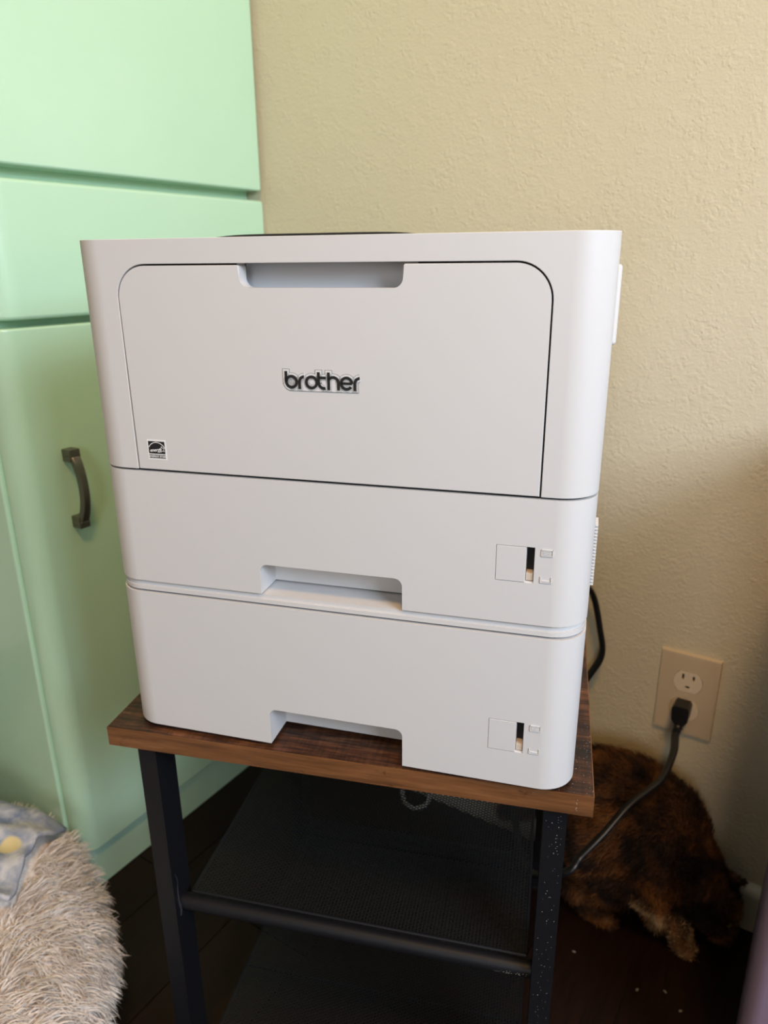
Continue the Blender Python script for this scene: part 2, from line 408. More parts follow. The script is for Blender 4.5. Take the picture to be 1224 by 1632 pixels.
for i in range(90):
    flake(db, (TW-0.001-0.030*rd.random()**1.5, 0.002+0.10*rd.random()**1.2, H(TT)+0.00005), (0, 0, 1), 0.00022+0.0002*rd.random()**3)
for i in range(8): flake(db, (TW-0.012-0.001*rd.random(), -0.00005, H(TT)-0.002-0.014*rd.random()), (0, -1, 0), 0.00035)
d = obj('dust', db, dust_m, st, smooth=0); d['kind'] = 'stuff'

# ---------------------------------------------------------------- the printer
pyaw = math.radians(17.089)
W2, R = 0.1865, 0.026
def plan(inset=0.0, depth=0.388, r=R):
    w_ = W2-inset; r_ = max(r-inset, 0.003); y0 = inset
    return arc(-w_+r_, y0+r_, r_, 180, 270, 12) + arc(w_-r_, y0+r_, r_, 270, 360, 12) + arc(w_-0.012, depth-0.012, 0.012, 0, 90, 5) + arc(-w_+0.012, depth-0.012, 0.012, 90, 180, 5)
Z1, Z2, Z3, Z4 = 0.1254, 0.1354, 0.2284, 0.3909
BASE = Z2-0.0012
def placed(name, label, cat, z): return thing(name, label, cat, (0, 0, z), pyaw)
def zoff(bm, z): bmesh.ops.translate(bm, vec=(0, 0, -z), verts=bm.verts[:]); return bm
prn = placed('laser_printer', 'light grey office laser printer with a front door and rounded corners', 'printer', BASE)
def door_outline(g=0.0, notch=True):
    xl, xr, zt, zb, r = -0.1475-g, 0.1490+g, 0.3735+g, Z3+0.0002-g, 0.022+g
    nl, nr, nz, nrd = -0.0545, 0.0575, 0.3590, 0.0065
    pts = [(xl, zb), (xr, zb)] + arc(xr-r, zt-r, r, 0, 90, 12)
    if notch:
        pts += arc(nr+0.0015, zt-0.0015, 0.0015, 90, 180, 3) + arc(nr-nrd, nz+nrd, nrd, 0, -90, 10) + arc(nl+nrd, nz+nrd, nrd, -90, -180, 10) + arc(nl-0.0015, zt-0.0015, 0.0015, 0, 90, 3)
    pts += arc(xl+r, zt-r, r, 90, 180, 12)
    return pts
body = bmesh.new(); prism(body, plan(), Z3, Z4)
bmesh.ops.bevel(body, geom=[e for e in body.edges if all(v.co.z > Z4-0.001 for v in e.verts)], offset=0.0016, segments=3, profile=0.5, affect='EDGES')
pocket = P(door_outline(0.0011, False), -0.01, 0.013, 'y')
well = P([(-0.062, 0.352), (0.065, 0.352), (0.065, 0.3746), (-0.062, 0.3746)], 0.005, 0.030, 'y')
outtray = B(-0.13, 0.13, 0.07, 0.33, Z4-0.03, Z4+0.02)
body = cut(body, [pocket, well, outtray], 0.0011, 3)
bo = obj('body', zoff(body, BASE), plastic, prn)
obj('door_gap_shadow', zoff(P(door_outline(0.0009, False), 0.0125, 0.0129, 'y') if False else cut(P(door_outline(0.0009, False), 0.0115, 0.0129, 'y'), [B(-0.0615, 0.0645, 0, 0.05, 0.3525, 0.39)]), BASE), black_gap, bo, smooth=0)  # black sheet added as the shade in the gap round the door
dm = P(door_outline(0), 0.0, 0.0112, 'y')
fe = [e for e in dm.edges if all(abs(v.co.y) < 1e-6 for v in e.verts)]
bmesh.ops.bevel(dm, geom=fe, offset=0.0007, segments=2, profile=0.5, affect='EDGES')
front = obj('front_door', zoff(dm, BASE), plastic, prn)
# concave scoop behind the door's grip notch
sc_ = bmesh.new(); prs = []
for i in range(9):
    a = i/8*math.pi/2
    prs.append((0.012+0.014*math.sin(a), 0.3545+0.020*(1-math.cos(a))))
vv = [[sc_.verts.new((x_, p[0], p[1])) for p in prs] for x_ in (-0.0612, 0.0642)]
for i in range(8): sc_.faces.new((vv[0][i], vv[1][i], vv[1][i+1], vv[0][i+1]))
obj('grip_scoop', zoff(sc_, BASE), plastic_cool, bo)
# raised dark output cover seen as a sliver above the top edge
oc = bmesh.new(); n = 20; top = []
for i in range(n+1):
    s = -1+2*i/n; top.append((-0.062+0.100*s, 0.3985-0.0035*s**6))
prism(oc, [( -0.162, Z4-0.006)] + top + [(0.038, Z4-0.006)], 0.16, 0.30, 'y')
obj('output_cover', zoff(oc, BASE), dark_plastic, prn, bevel=0.0005)['label'] = 'dark grey raised cover on the printer top'
# side cover panel and vent ribs on the right flank
scv = bmesh.new(); prism(scv, [(0.08, 0.318), (0.20, 0.316), (0.20, 0.371), (0.08, 0.372)], W2-0.002, W2+0.0040, 'x')
obj('side_cover', zoff(scv, BASE), plastic, prn, bevel=0.0025, seg=3)
# upper paper tray (part of the printer)
def tray_front(za, zb, nz, nd, nl, nr, gz, depth=0.30):
    bm = bmesh.new(); prism(bm, plan(0.0002, 0.384), za, zb)
    bmesh.ops.bevel(bm, geom=[e for e in bm.edges if all(v.co.z > zb-0.0001 for v in e.verts) or all(v.co.z < za+0.0001 for v in e.verts)], offset=0.0012, segments=3, profile=0.5, affect='EDGES')
    r = 0.006
    notch = P([(nl, za-0.01), (nr, za-0.01)] + arc(nr-r, nz-r, r, 0, 90, 6) + arc(nl+r, nz-r, r, 90, 180, 6), -0.01, nd, 'y')
    g0, g1 = 0.1226, 0.1486
    pk_ = B(g0, g1, -0.01, 0.0012, gz, gz+0.0262)
    sl_ = B(0.1429, g1-0.0003, -0.01, 0.010, gz+0.0008, gz+0.0257)
    return cut(bm, [notch, pk_, sl_], 0.0004, 2)
def tray_details(parent, gz, base):
    b = bmesh.new(); box(b, 0.1229, 0.1427, -0.0001, 0.0012, gz+0.0004, gz+0.0258)
    obj('gauge_cover', zoff(b, base), plastic, parent, bevel=0.0003)
    obj('gauge_slot', zoff(B(0.1431, 0.1482, 0.0088, 0.0099, gz+0.001, gz+0.0255), base), black_gap, parent, smooth=0)
    b = B(0.1432, 0.1481, 0.0015, 0.009, gz+0.0014, gz+0.0066)
    obj('gauge_pointer', zoff(b, base), paper_tan, parent, bevel=0.0003)['label'] = 'beige paper level pointer'
    ic = bmesh.new()
    def bar(x0, x1, z0, z1): box(ic, x0, x1, -0.00045, 0.0006, z0, z1)
    e_ = 0.00035
    X0, X1, A, C = 0.1527, 0.1604, gz+0.0205, gz+0.0253
    for q in ((X0, X1, A, A+e_), (X0, X1, C-e_, C), (X0, X0+e_, A, C), (X1-e_, X1, A, C)): bar(*q)
    for k in range(1, 4): bar(X0+0.0011, X1-0.0011, A+k*(C-A)/4-0.0002, A+k*(C-A)/4+0.0002)
    A, C = gz+0.0012, gz+0.0056
    for q in ((X0+0.0002, X1, A, A+e_), (X0+0.0002, X0+0.0002+e_, A, C), (X1-e_, X1, A, C), (X0+0.0013, X1-0.0011, A+0.0012, A+0.0012+e_)): bar(*q)
    obj('level_symbols', zoff(ic, base), plastic, parent, smooth=0)['label'] = 'embossed full and empty paper stack symbols'
tr = obj('paper_tray', zoff(tray_front(Z2, Z3-0.0017, 0.1598, 0.028, -0.0540, 0.0566, 0.1668), BASE), plastic, prn)
tray_details(tr, 0.1668, BASE)
obj('gap_shadow_plate', zoff(P(plan(0.0035, 0.384), Z3-0.0020, Z3+0.0004), BASE), black_gap, prn)
vb = bmesh.new()
for k in range(19): box(vb, W2-0.001, W2+0.0034, 0.078, 0.095, Z2+0.0003+k*0.0027, Z2+0.0003+k*0.0027+0.0014)
vt = obj('side_vent', zoff(vb, BASE), plastic, prn, smooth=0)
# lower paper tray unit, a separate module under the printer
un = placed('paper_tray_unit', 'light grey lower paper tray unit stacked between the printer and the wooden stand', 'paper tray', -0.004)
lt = obj('paper_tray', zoff(tray_front(0.0, Z1-0.0004, 0.0326, 0.032, -0.0542, 0.0567, 0.0292), -0.004), plastic, un)
tray_details(lt, 0.0292, -0.004)
fr = bmesh.new(); prism(fr, plan(0.0012, 0.384), Z1+0.0016, Z1+0.0050)
bmesh.ops.bevel(fr, geom=[e for e in fr.edges if abs(e.verts[0].co.z-e.verts[1].co.z) < 1e-6], offset=0.0013, segments=3, profile=0.5, affect='EDGES')
f2 = bmesh.new(); prism(f2, plan(0.0026, 0.383), Z1+0.0051, Z2-0.0013)
bmesh.ops.bevel(f2, geom=[e for e in f2.edges if all(v.co.z > Z2-0.0014 for v in e.verts)], offset=0.0010, segments=3, profile=0.5, affect='EDGES')
obj('case_rim', zoff(fr, -0.004), plastic, un); obj('case_top', zoff(f2, -0.004), plastic, un)
obj('gap_shadow_core', zoff(P(plan(0.0045, 0.380), Z1-0.0006, Z1+0.0018), -0.004), black_gap, un)  # black slab added as the shade between tray and rim
for fx in (-0.15, 0.15):
    for fy in (0.03, 0.34):
        bm = bmesh.new(); tube(bm, [(fx, fy, 0.0), (fx, fy, 0.0045)], 0.009, 14); obj('foot', bm, dark_plastic, un)

# brand lettering: geometric strokes as on the badge
def strokes(bm, wd, ya, yb, fill=False):
    r = 0.0047-0.00095; zc_ = 0.2981; s = 0.00095+wd
    def ring_(cx, a0, a1, n=28, rr=r):
        o_ = arc(cx, zc_, rr+s, a0, a1, n); i_ = arc(cx, zc_, max(rr-s, 0.0001), a0, a1, n)
        for k in range(n): prism(bm, [o_[k], o_[k+1], i_[k+1], i_[k]], ya, yb, 'y')
    def bar(x0, x1, z0, z1): prism(bm, [(x0-wd, z0-wd), (x1+wd, z0-wd), (x1+wd, z1+wd), (x0-wd, z1+wd)], ya, yb, 'y')
    h = 0.00095; zb, zt, za = 0.2934, 0.3028, 0.3052
    bar(-0.0252, -0.0252+2*h, zc_, za); ring_(-0.0200-0.0004, 0, 360)                     # b
    bar(-0.0146-h, -0.0146+h, zb, zc_+0.0003); ring_(-0.0146+r, 180, 98, 10)              # r
    ring_(-0.0059, 0, 360)                                                                # o
    bar(-0.0008-h, -0.0008+h, zc_, za-0.0001); bar(-0.0008, 0.0044, 0.3005, 0.3023); ring_(-0.0008+r, 180, 285, 12)   # t
    bar(0.0063-h, 0.0063+h, zb, za-0.0001)                                                # h
    ring_(0.0063+r*0.86, 180, 0, 14, r*0.86) if False else ring_(0.0095, 150, 0, 14, 0.0030+0.0008)
    bar(0.0132-h, 0.0132+h, zb, zc_)
    ring_(0.0189, 0, 325, 26); bar(0.0189-r, 0.0189+r, zc_-0.0008, zc_+0.0008)            # e
    bar(0.0247-h, 0.0247+h, zb, zc_+0.0003); ring_(0.0247+r, 180, 96, 10)                 # r
    if fill: bar(-0.0205, 0.0252, zb, 0.3005); ring_(-0.0204, 0, 360, 28, 0.0012)
lb = bmesh.new(); strokes(lb, 0.00155, -0.00035, 0.0005, True)
bdg = obj('badge_outline', zoff(lb, BASE), mat('badge_edge', (0.16,0.16,0.16,1), 0.4), front, smooth=0)
lb = bmesh.new(); strokes(lb, 0.00128, -0.00055, 0.0005, True)
obj('badge_plate', zoff(lb, BASE), silver, front, smooth=0)['label'] = 'silver backing of the badge'
lb = bmesh.new(); strokes(lb, 0.0, -0.00085, 0.0005)
obj('badge_lettering', zoff(lb, BASE), ink, front, smooth=0)['label'] = 'black brand lettering'
# energy label bottom left of the door
ex0, ex1, ez0, ez1 = -0.1386, -0.1228, 0.2364, 0.2517
es = obj('energy_label', zoff(B(ex0, ex1, -0.00012, 0.0004, ez0, ez1), BASE), label_white, front, smooth=0)
es['label'] = 'small black and white energy rating sticker'
def dec(name, bm, m): return obj(name, zoff(bm, BASE), m, front, smooth=0)
q = bmesh.new(); box(q, ex0+0.0010, ex1-0.0012, -0.00018, 0, ez0+0.0046, ez1-0.0013); dec('label_field', q, ink)
q = bmesh.new(); box(q, ex0+0.0010, ex1-0.0012, -0.00018, 0, ez0+0.0011, ez0+0.0039); dec('label_band', q, label_grey)
q = bmesh.new(); cx_, cz_, rr_ = (ex0+ex1)/2-0.0001, 0.2423, 0.0076
for k in range(20):
    a0, a1 = 152-124*k/20, 152-124*(k+1)/20
    p = [(cx_+r_*math.cos(math.radians(a)), cz_+r_*math.sin(math.radians(a))) for r_, a in ((rr_, a0), (rr_, a1), (rr_-0.0005, a1), (rr_-0.0005, a0))]
    prism(q, p, -0.00024, 0, 'y')
sx_, sz_ = ex1-0.0036, ez1-0.0072
sp = [(sx_+(0.0024 if k % 2 == 0 else 0.0011)*math.cos(math.radians(100+36*k)), sz_+(0.0024 if k % 2 == 0 else 0.0011)*math.sin(math.radians(100+36*k))) for k in range(10)]
for k in range(10):
    a, b = Vector(sp[k]), Vector(sp[(k+1) % 10]); nn_ = Vector((-(b-a).y, (b-a).x)).normalized()*0.00016
    prism(q, [tuple(a+nn_), tuple(b+nn_), tuple(b-nn_), tuple(a-nn_)], -0.00024, 0, 'y')
dec('label_artwork', q, label_white)
def put_text(s, size, x_, z_, m, shear=0, bold=0, rot=0):
    me = text_mesh(s, size, 0.00003, shear, bold)
    me.transform(Matrix.Translation((x_, -0.00025, z_-BASE)) @ Matrix.Rotation(math.radians(90), 4, 'X') @ Matrix.Rotation(rot, 4, 'Z'))
    return link('label_text', me, m, front, 0)
put_text('energy', 0.0036, (ex0+ex1)/2-0.0012, 0.2438, label_white, 0.35, 0.00006, 0.10)
put_text('ENERGY STAR', 0.0022, (ex0+ex1)/2-0.0001, ez0+0.0025, label_white, 0, 0.00003)

# ---------------------------------------------------------------- wall outlet and power cord
OX, OZ = 0.1904, -0.1485      # plate centre
out = thing('wall_outlet', 'ivory duplex wall outlet plate with a black plug in its lower socket', 'outlet', (OX, WALL_Y, OZ))
bm = bmesh.new(); box(bm, -0.0357, 0.0357, -0.0062, 0, -0.0572, 0.0572)
bmesh.ops.bevel(bm, geom=[e for e in bm.edges if all(v.co.y < -0.006 for v in e.verts)], offset=0.0048, segments=2, profile=0.6, affect='EDGES')
def face_outline(zc, r=0.0172, h=0.0140): 
    a = math.degrees(math.asin(h/r)); return arc(0, zc, r, -a, a, 10) + arc(0, zc, r, 180-a, 180+a, 10)
plate = cut(bm, [P(face_outline(zc, 0.0176, 0.0144), -0.02, -0.003, 'y') for zc in (0.0195, -0.0195)])
obj('cover_plate', plate, outlet_m, out, smooth=25)
for zc in (0.0195, -0.0195):
    bm = cut(P(face_outline(zc), -0.0068, -0.001, 'y'), [B(-0.0076, -0.0050, -0.02, -0.003, zc+0.002, zc+0.0105), B(0.0050, 0.0076, -0.02, -0.003, zc+0.0028, zc+0.0098),
        P(arc(0, zc-0.0072, 0.0026, 180, 360, 8)+[(0.0026, zc-0.0055), (-0.0026, zc-0.0055)], -0.02, -0.003, 'y')])
    rc = obj('receptacle', bm, outlet2_m, out, smooth=25)
    obj('slots', B(-0.009, 0.009, -0.0031, -0.0025, zc-0.0105, zc+0.011), black_gap, rc, smooth=0)
bm = bmesh.new(); tube(bm, [(0, -0.0058, 0), (0, -0.0072, 0)], 0.0024, 12); obj('screw', bm, outlet_m, out)
# cord: out of the printer's back, behind the stand and up to the plug
PX, PZ = OX-0.001, OZ-0.0195
cordp = [(0.045, 0.440, 0.010), (0.060, 0.458, -0.015), (0.0690, 0.468, -0.036), (0.079, 0.470, -0.076), (0.085, 0.470, -0.112), (0.073, 0.466, -0.145), (0.045, 0.460, -0.20), (0.010, 0.450, -0.27), (0.005, 0.400, -0.325),
         (0.060, 0.300, -0.335), (0.1208, 0.260, -0.2776), (0.1326, 0.275, -0.2616), (0.1483, 0.300, -0.2427), (0.165, 0.335, -0.2214), (0.1791, 0.360, -0.2127), (0.1902, 0.385, -0.2056), (0.1933, 0.425, -0.1947), (PX-0.001, 0.454, PZ-0.020), (PX, 0.458, PZ-0.012)]
pc = thing('power_cord', 'black printer power cord running from the outlet down in front of the cat', 'cord', (PX, 0.46, PZ))
cb = bmesh.new(); tube(cb, smooth_path(cordp, 8), 0.0056, 12, 0.0035); rel(cb, pc)
obj('cable', cb, cord_m, pc, 60)
pb = bmesh.new()
prism(pb, [(-0.0105, 0.006), (-0.008, 0.0105), (0.008, 0.0105), (0.0105, 0.006), (0.0095, -0.010), (0.0055, -0.016), (-0.0055, -0.016), (-0.0095, -0.010)], WALL_Y-0.0285, WALL_Y-0.0070, 'y')
bmesh.ops.translate(pb, vec=(PX, 0, PZ+0.004), verts=pb.verts[:])
box(pb, PX-0.0064, PX-0.0054, WALL_Y-0.0075, WALL_Y-0.0033, PZ+0.0035, PZ+0.0095); box(pb, PX+0.0064, PX+0.0072, WALL_Y-0.0075, WALL_Y-0.0033, PZ+0.0035, PZ+0.0095)
rel(pb, pc); obj('plug', pb, cord_m, pc, bevel=0.0012)
sb = bmesh.new()
for k in range(4):
    c0 = Vector((PX-0.0004*k, 0.4700-0.0035*k, PZ-0.0125-0.0030*k)); tube(sb, [c0, c0+Vector((0, -0.0020, -0.0019))], 0.0064-0.0006*k, 12)
tube(sb, [(PX, 0.474, PZ-0.009), (PX-0.001, 0.456, PZ-0.026)], 0.0046, 12)
rel(sb, pc); obj('strain_relief', sb, cord_m, pc)
# pale cable end hanging behind the stand near the baseboard
pcx = thing('pale_cable', 'short pale cable loop lying by the baseboard behind the mesh shelf', 'cord', (-0.215, 0.47, FLOOR))
cb = bmesh.new(); tube(cb, smooth_path([(-0.205, 0.478, FLOOR+0.060), (-0.208, 0.470, FLOOR+0.042), (-0.214, 0.462, FLOOR+0.022), (-0.208, 0.452, FLOOR+0.006), (-0.192, 0.440, FLOOR+0.0036), (-0.172, 0.445, FLOOR+0.004), (-0.166, 0.462, FLOOR+0.008), (-0.172, 0.474, FLOOR+0.020)], 6), 0.0034, 8); rel(cb, pcx)
obj('cable', cb, mat('pale_cord', (0.42, 0.38, 0.33, 1), 0.5), pcx)

# ---------------------------------------------------------------- desk at the right edge
dk = thing('desk', 'mauve grey end panel of a narrow desk at the right edge of the photo', 'desk', (0.7, 0.34, FLOOR))
def end_panel(x0, x1):
    pl_ = [(x0, WALL_Y-0.015)] + arc(x0+0.016, 0.196+0.016, 0.016, 180, 270, 8) + arc(x1-0.016, 0.196+0.016, 0.016, 270, 360, 8) + [(x1, WALL_Y-0.015)]
    return obj('side_panel', rel(P(pl_, FLOOR, 0.213), dk), mauve, dk)
end_panel(0.3125, 0.358); end_panel(1.30, 1.345)
obj('desktop', rel(B(0.318, 1.36, 0.186, WALL_Y-0.002, 0.2135, 0.238), dk), mauve, dk, bevel=0.003)
obj('back_panel', rel(B(0.3585, 1.2995, WALL_Y-0.035, WALL_Y-0.016, -0.30, 0.213), dk), mauve, dk)

# ---------------------------------------------------------------- shaggy round pet bed
BX, BY, TR, TA, TB = -0.520, -0.326, 0.250, 0.108, 0.088
BZ = FLOOR+TB+0.001
shag_col = mat('shaggy_taupe', (0.46, 0.37, 0.30, 1), 0.9, spec=0.2)
t = NT(shag_col); v = t.coord()
t.color(t.mix(t.ramp(t.noise(v, 260, 2), [(0.35,(0,0,0,1)),(0.65,(1,1,1,1))]), t.mix(t.noise(v, 9, 3), (0.68, 0.55, 0.45, 1), (0.84, 0.73, 0.65, 1)), (0.90, 0.82, 0.75, 1)))
bed = thing('pet_bed', 'round taupe shaggy fur pet bed on the floor beside the mint cabinet', 'pet bed', (BX, BY, FLOOR))
def bed_pt(th, ph):
    lump = 1+0.05*math.sin(5*th+1.0)+0.04*math.sin(9*th+2*ph)
    return ((TR+TA*lump*math.cos(ph))*math.cos(th), (TR+TA*lump*math.cos(ph))*math.sin(th), TB+TB*lump*math.sin(ph) if math.sin(ph) > 0 else TB+0.98*TB*math.sin(ph))
bb = bmesh.new(); N1, N2 = 96, 28
gr = [[bb.verts.new(bed_pt(2*math.pi*i/N1, 2*math.pi*j/N2)) for j in range(N2)] for i in range(N1)]
for i in range(N1):
    for j in range(N2): bb.faces.new((gr[i][j], gr[(i+1)%N1][j], gr[(i+1)%N1][(j+1)%N2], gr[i][(j+1)%N2]))
obj('bolster', bb, shag_col, bed, 80)
bb = bmesh.new(); tube(bb, [(0,0,0.004), (0,0,0.05)], TR-0.04, 48); obj('cushion', bb, shag_col, bed)
rg = np.random.default_rng(5); K = 95000
th = rg.random(K)*2*np.pi; ph = rg.random(K)*2*np.pi
ph = np.where(rg.random(K) < 0.8, (rg.random(K)*1.25-0.15)*np.pi, ph)
# visible half of the ring is kept denser
keep = (np.cos(th-0.75) > -0.35) | (rg.random(K) < 0.45); th, ph = th[keep], ph[keep]; K = len(th)
lump = 1+0.05*np.sin(5*th+1.0)+0.04*np.sin(9*th+2*ph)
sp_ = np.sin(ph); P0 = np.stack([(TR+TA*lump*np.cos(ph))*np.cos(th), (TR+TA*lump*np.cos(ph))*np.sin(th), np.where(sp_ > 0, TB+TB*lump*sp_, TB+0.98*TB*sp_)], 1)
Nn = np.stack([np.cos(ph)*np.cos(th)/TA, np.cos(ph)*np.sin(th)/TA, sp_/TB], 1); Nn /= np.linalg.norm(Nn, axis=1)[:, None]
tang = np.stack([-np.sin(ph)*np.cos(th), -np.sin(ph)*np.sin(th), np.cos(ph)], 1)      # increasing ph
azi = np.stack([-np.sin(th), np.cos(th), 0*th], 1)
# pile parts along a wandering ridge and swirls round a few crowns
s1 = np.tanh((ph-(1.75+0.55*np.sin(3*th+0.6)+0.3*np.sin(7*th)))*2.0)
s2 = np.sin(4.2*th+1.1*np.sin(2.1*ph+0.7))+0.5*np.sin(11*th+3*ph)
D = tang*s1[:, None] + azi*(0.75*s2)[:, None]; D += rg.normal(size=(K, 3))*0.10
# neighbouring hairs clump together
fx = np.stack([np.sin(P0@np.array([130., 60, 100])+2*np.sin(P0@np.array([90., -130, 40]))), np.sin(P0@np.array([-80., 150, 40])+2*np.sin(P0@np.array([70., 110, -90]))), np.sin(P0@np.array([40., -50, 160]))], 1)
D += fx*0.55; D /= np.linalg.norm(D, axis=1)[:, None]
qd = [(-0.470, 0.045), (-0.360, -0.107), (-0.605, -0.30), (-0.72, -0.05)]          # no pile under the blanket
ins = P0[:, 2] > TB
for (ax_, ay_), (bx_, by_) in zip(qd, qd[1:]+qd[:1]):
    ins &= ((bx_-ax_)*(P0[:, 1]+BY-ay_)-(by_-ay_)*(P0[:, 0]+BX-ax_)) < -0.0012
okz = (P0[:, 2] > 0.006) & ~ins; P0, Nn, D = P0[okz], Nn[okz], D[okz]
me = strands(P0, Nn*0.50, D, 0.023, 0.0018, 3, 0.92, 0.10, 4)
vc = np.empty(len(me.vertices)*3, np.float32); me.vertices.foreach_get('co', vc); vc = vc.reshape(-1, 3)
vc[:, 2] = np.maximum(vc[:, 2], 0.001); vc[:, 1] = np.where(vc[:, 0]+BX < CAB_X, np.minimum(vc[:, 1], CY0-0.0055-BY), vc[:, 1]); me.vertices.foreach_set('co', vc.ravel())
f = link('fur', me, shag_col, bed, 180); f['kind'] = 'stuff'
rs = np.random.default_rng(8); K = 9000; rad = (TR-0.09)*np.sqrt(rs.random(K)); an = rs.random(K)*6.283
P0 = np.stack([rad*np.cos(an), rad*np.sin(an), 0*an+0.0495], 1)
me = strands(P0, np.tile([0, 0, 0.6], (K, 1)), rs.normal(size=(K, 3))*[1, 1, 0.1], 0.018, 0.0018, 6)
f = link('cushion_fur', me, shag_col, bed, 180); f['kind'] = 'stuff'

# fleece blanket in the bed
bl_m = mat('blue_fleece', (0.4, 0.45, 0.6, 1), 0.95, spec=0.1)
t = NT(bl_m); v = t.coord()
c1 = t.ramp(t.noise(v, 26, 4, 0.6, 0.4), [(0.36, (0.22, 0.26, 0.38, 1)), (0.50, (0.42, 0.43, 0.49, 1)), (0.62, (0.66, 0.63, 0.63, 1))])
vo = t.n('ShaderNodeTexVoronoi'); vo.inputs['Scale'].default_value = 15; vo.inputs['Randomness'].default_value = 0.8; t.l(v, vo.inputs['Vector'])
ym = t.ramp(vo.outputs['Distance'], [(0.20, (1,1,1,1)), (0.25, (0,0,0,1))])
t.color(t.mix(ym, c1, (0.80, 0.64, 0.33, 1)))
t.bump(t.noise(v, 700, 2), 0.5, 0.001)
bl = bmesh.new(); NU, NV = 70, 44
# corners in world xy, from the flap by the cabinet corner inwards to the bed's centre
cA, cB, cC, cD = Vector((-0.462, 0.026)), Vector((-0.372, -0.100)), Vector((-0.60, -0.28)), Vector((-0.70, -0.055))
def blz(x_, y_):
    dx, dy = x_-BX, y_-BY; rr_ = math.hypot(dx, dy); q_ = (rr_-TR)/(TA+0.004)
    return FLOOR+max(TB+TB*math.sqrt(1-min(abs(q_), 0.93)**2)+0.014 if rr_ > TR else TB+TB*math.sqrt(1-min(abs(q_), 0.80)**2)+0.014, 0.075)
g = []
for i in range(NU+1):
    u = i/NU; row = []
    for j in range(NV+1):
        v_ = j/NV
        p_ = cA*(1-u)*(1-v_)+cD*u*(1-v_)+cC*u*v_+cB*(1-u)*v_
        p_ = p_ + Vector((0.006*math.sin(v_*7+1)*(1-u), 0.006*math.sin(u*9)))
        z_ = blz(p_.x, p_.y)+0.004*math.sin(14*u+5*v_)+0.003*math.sin(19*v_-6*u+1)+0.0012*math.sin(40*u+31*v_)+0.012
        row.append(bl.verts.new((p_.x-BX, p_.y-BY, z_-FLOOR)))
    g.append(row)
for i in range(NU):
    for j in range(NV): bl.faces.new((g[i][j], g[i+1][j], g[i+1][j+1], g[i][j+1]))
bo_ = obj('fleece_blanket', bl, bl_m, None, 180); bo_.location = (BX, BY, FLOOR)
md = bo_.modifiers.new('s', 'SOLIDIFY'); md.thickness = 0.005; md.offset = -1
me = evaluated(bo_); bo_.modifiers.clear(); bo_.data = me
tag(bo_, 'pale blue fleece blanket with yellow shapes crumpled in the shaggy pet bed', 'blanket')

# ---------------------------------------------------------------- the cat
fur_m = mat('tortoiseshell_fur', (0.1, 0.05, 0.02, 1), 0.75, spec=0.25)
t = NT(fur_m); v = t.coord()
base = t.ramp(t.noise(v, 17, 4, 0.6, 0.8), [(0.38, (0.010, 0.006, 0.005, 1)), (0.47, (0.050, 0.022, 0.010, 1)), (0.57, (0.17, 0.066, 0.019, 1)), (0.70, (0.30, 0.14, 0.05, 1))])
tn = t.ramp(t.noise(t.coord((1,1,1)), 340, 2), [(0.3, (0.55,0.55,0.55,1)), (0.7, (1.3,1.3,1.3,1))])
t.color(t.mix(1.0, base, tn, 'MULTIPLY'))
tan_m = mat('tan_leg_fur', (0.42, 0.27, 0.13, 1), 0.8, spec=0.2)
t = NT(tan_m); t.color(t.mix(t.ramp(t.noise(t.coord(), 60, 3), [(0.4,(0,0,0,1)),(0.6,(1,1,1,1))]), (0.16, 0.085, 0.035, 1), (0.50, 0.33, 0.17, 1)))
cat = thing('cat', 'long haired tortoiseshell cat sniffing the floor along the wall behind the stand', 'cat', (0.10, 0.41, FLOOR))
def balls(bm, chain, n=10):
    for (a, ra), (b, rb) in zip(chain, chain[1:]):
        a, b = Vector(a), Vector(b)
        for k in range(n+1):
            s = k/n; p_ = a.lerp(b, s); r_ = ra+(rb-ra)*s
            bmesh.ops.create_icosphere(bm, subdivisions=2, radius=r_, matrix=Matrix.Translation(p_))
CYb = 0.408
cb = bmesh.new()
balls(cb, [((0.118, CYb+0.012, -0.292), 0.050), ((0.122, CYb+0.006, -0.287), 0.061), ((0.150, CYb, -0.286), 0.065), ((0.178, CYb+0.004, -0.298), 0.063), ((0.206, CYb+0.012, -0.330), 0.052), ((0.234, 0.430, -0.366), 0.043)], 8)
balls(cb, [((0.248, 0.434, -0.386), 0.039), ((0.260, 0.436, -0.398), 0.036)], 3)          # skull
balls(cb, [((0.270, 0.434, -0.418), 0.025), ((0.278, 0.432, -0.435), 0.0165)], 4)          # muzzle
balls(cb, [((0.150, 0.392, -0.325), 0.042), ((0.174, 0.380, -0.360), 0.028), ((0.193, 0.379, -0.378), 0.0175), ((0.217, 0.388, -0.406), 0.0130), ((0.234, 0.394, -0.424), 0.0125), ((0.237, 0.396, -0.4480), 0.0105), ((0.247, 0.398, -0.4540), 0.0095)], 8)   # near foreleg
balls(cb, [((0.155, 0.430, -0.325), 0.038), ((0.168, 0.428, -0.380), 0.022), ((0.184, 0.424, -0.435), 0.0125), ((0.204, 0.418, -0.4535), 0.0110)], 8)          # far foreleg
for yy, xx in ((0.388, 0.124), (0.436, 0.126)):                                             # crouched hind legs, hock behind
    balls(cb, [((xx, yy, -0.318), 0.050), ((xx+0.030, yy, -0.372), 0.033), ((xx-0.022, yy, -0.412), 0.017), ((xx-0.008, yy, -0.446), 0.012), ((xx+0.026, yy, -0.4535), 0.0110)], 8)
balls(cb, [((0.085, 0.458, -0.300), 0.020), ((0.060, 0.468, -0.320), 0.015), ((0.020, 0.474, -0.375), 0.013), ((-0.04, 0.474, -0.430), 0.010)], 10)   # tail
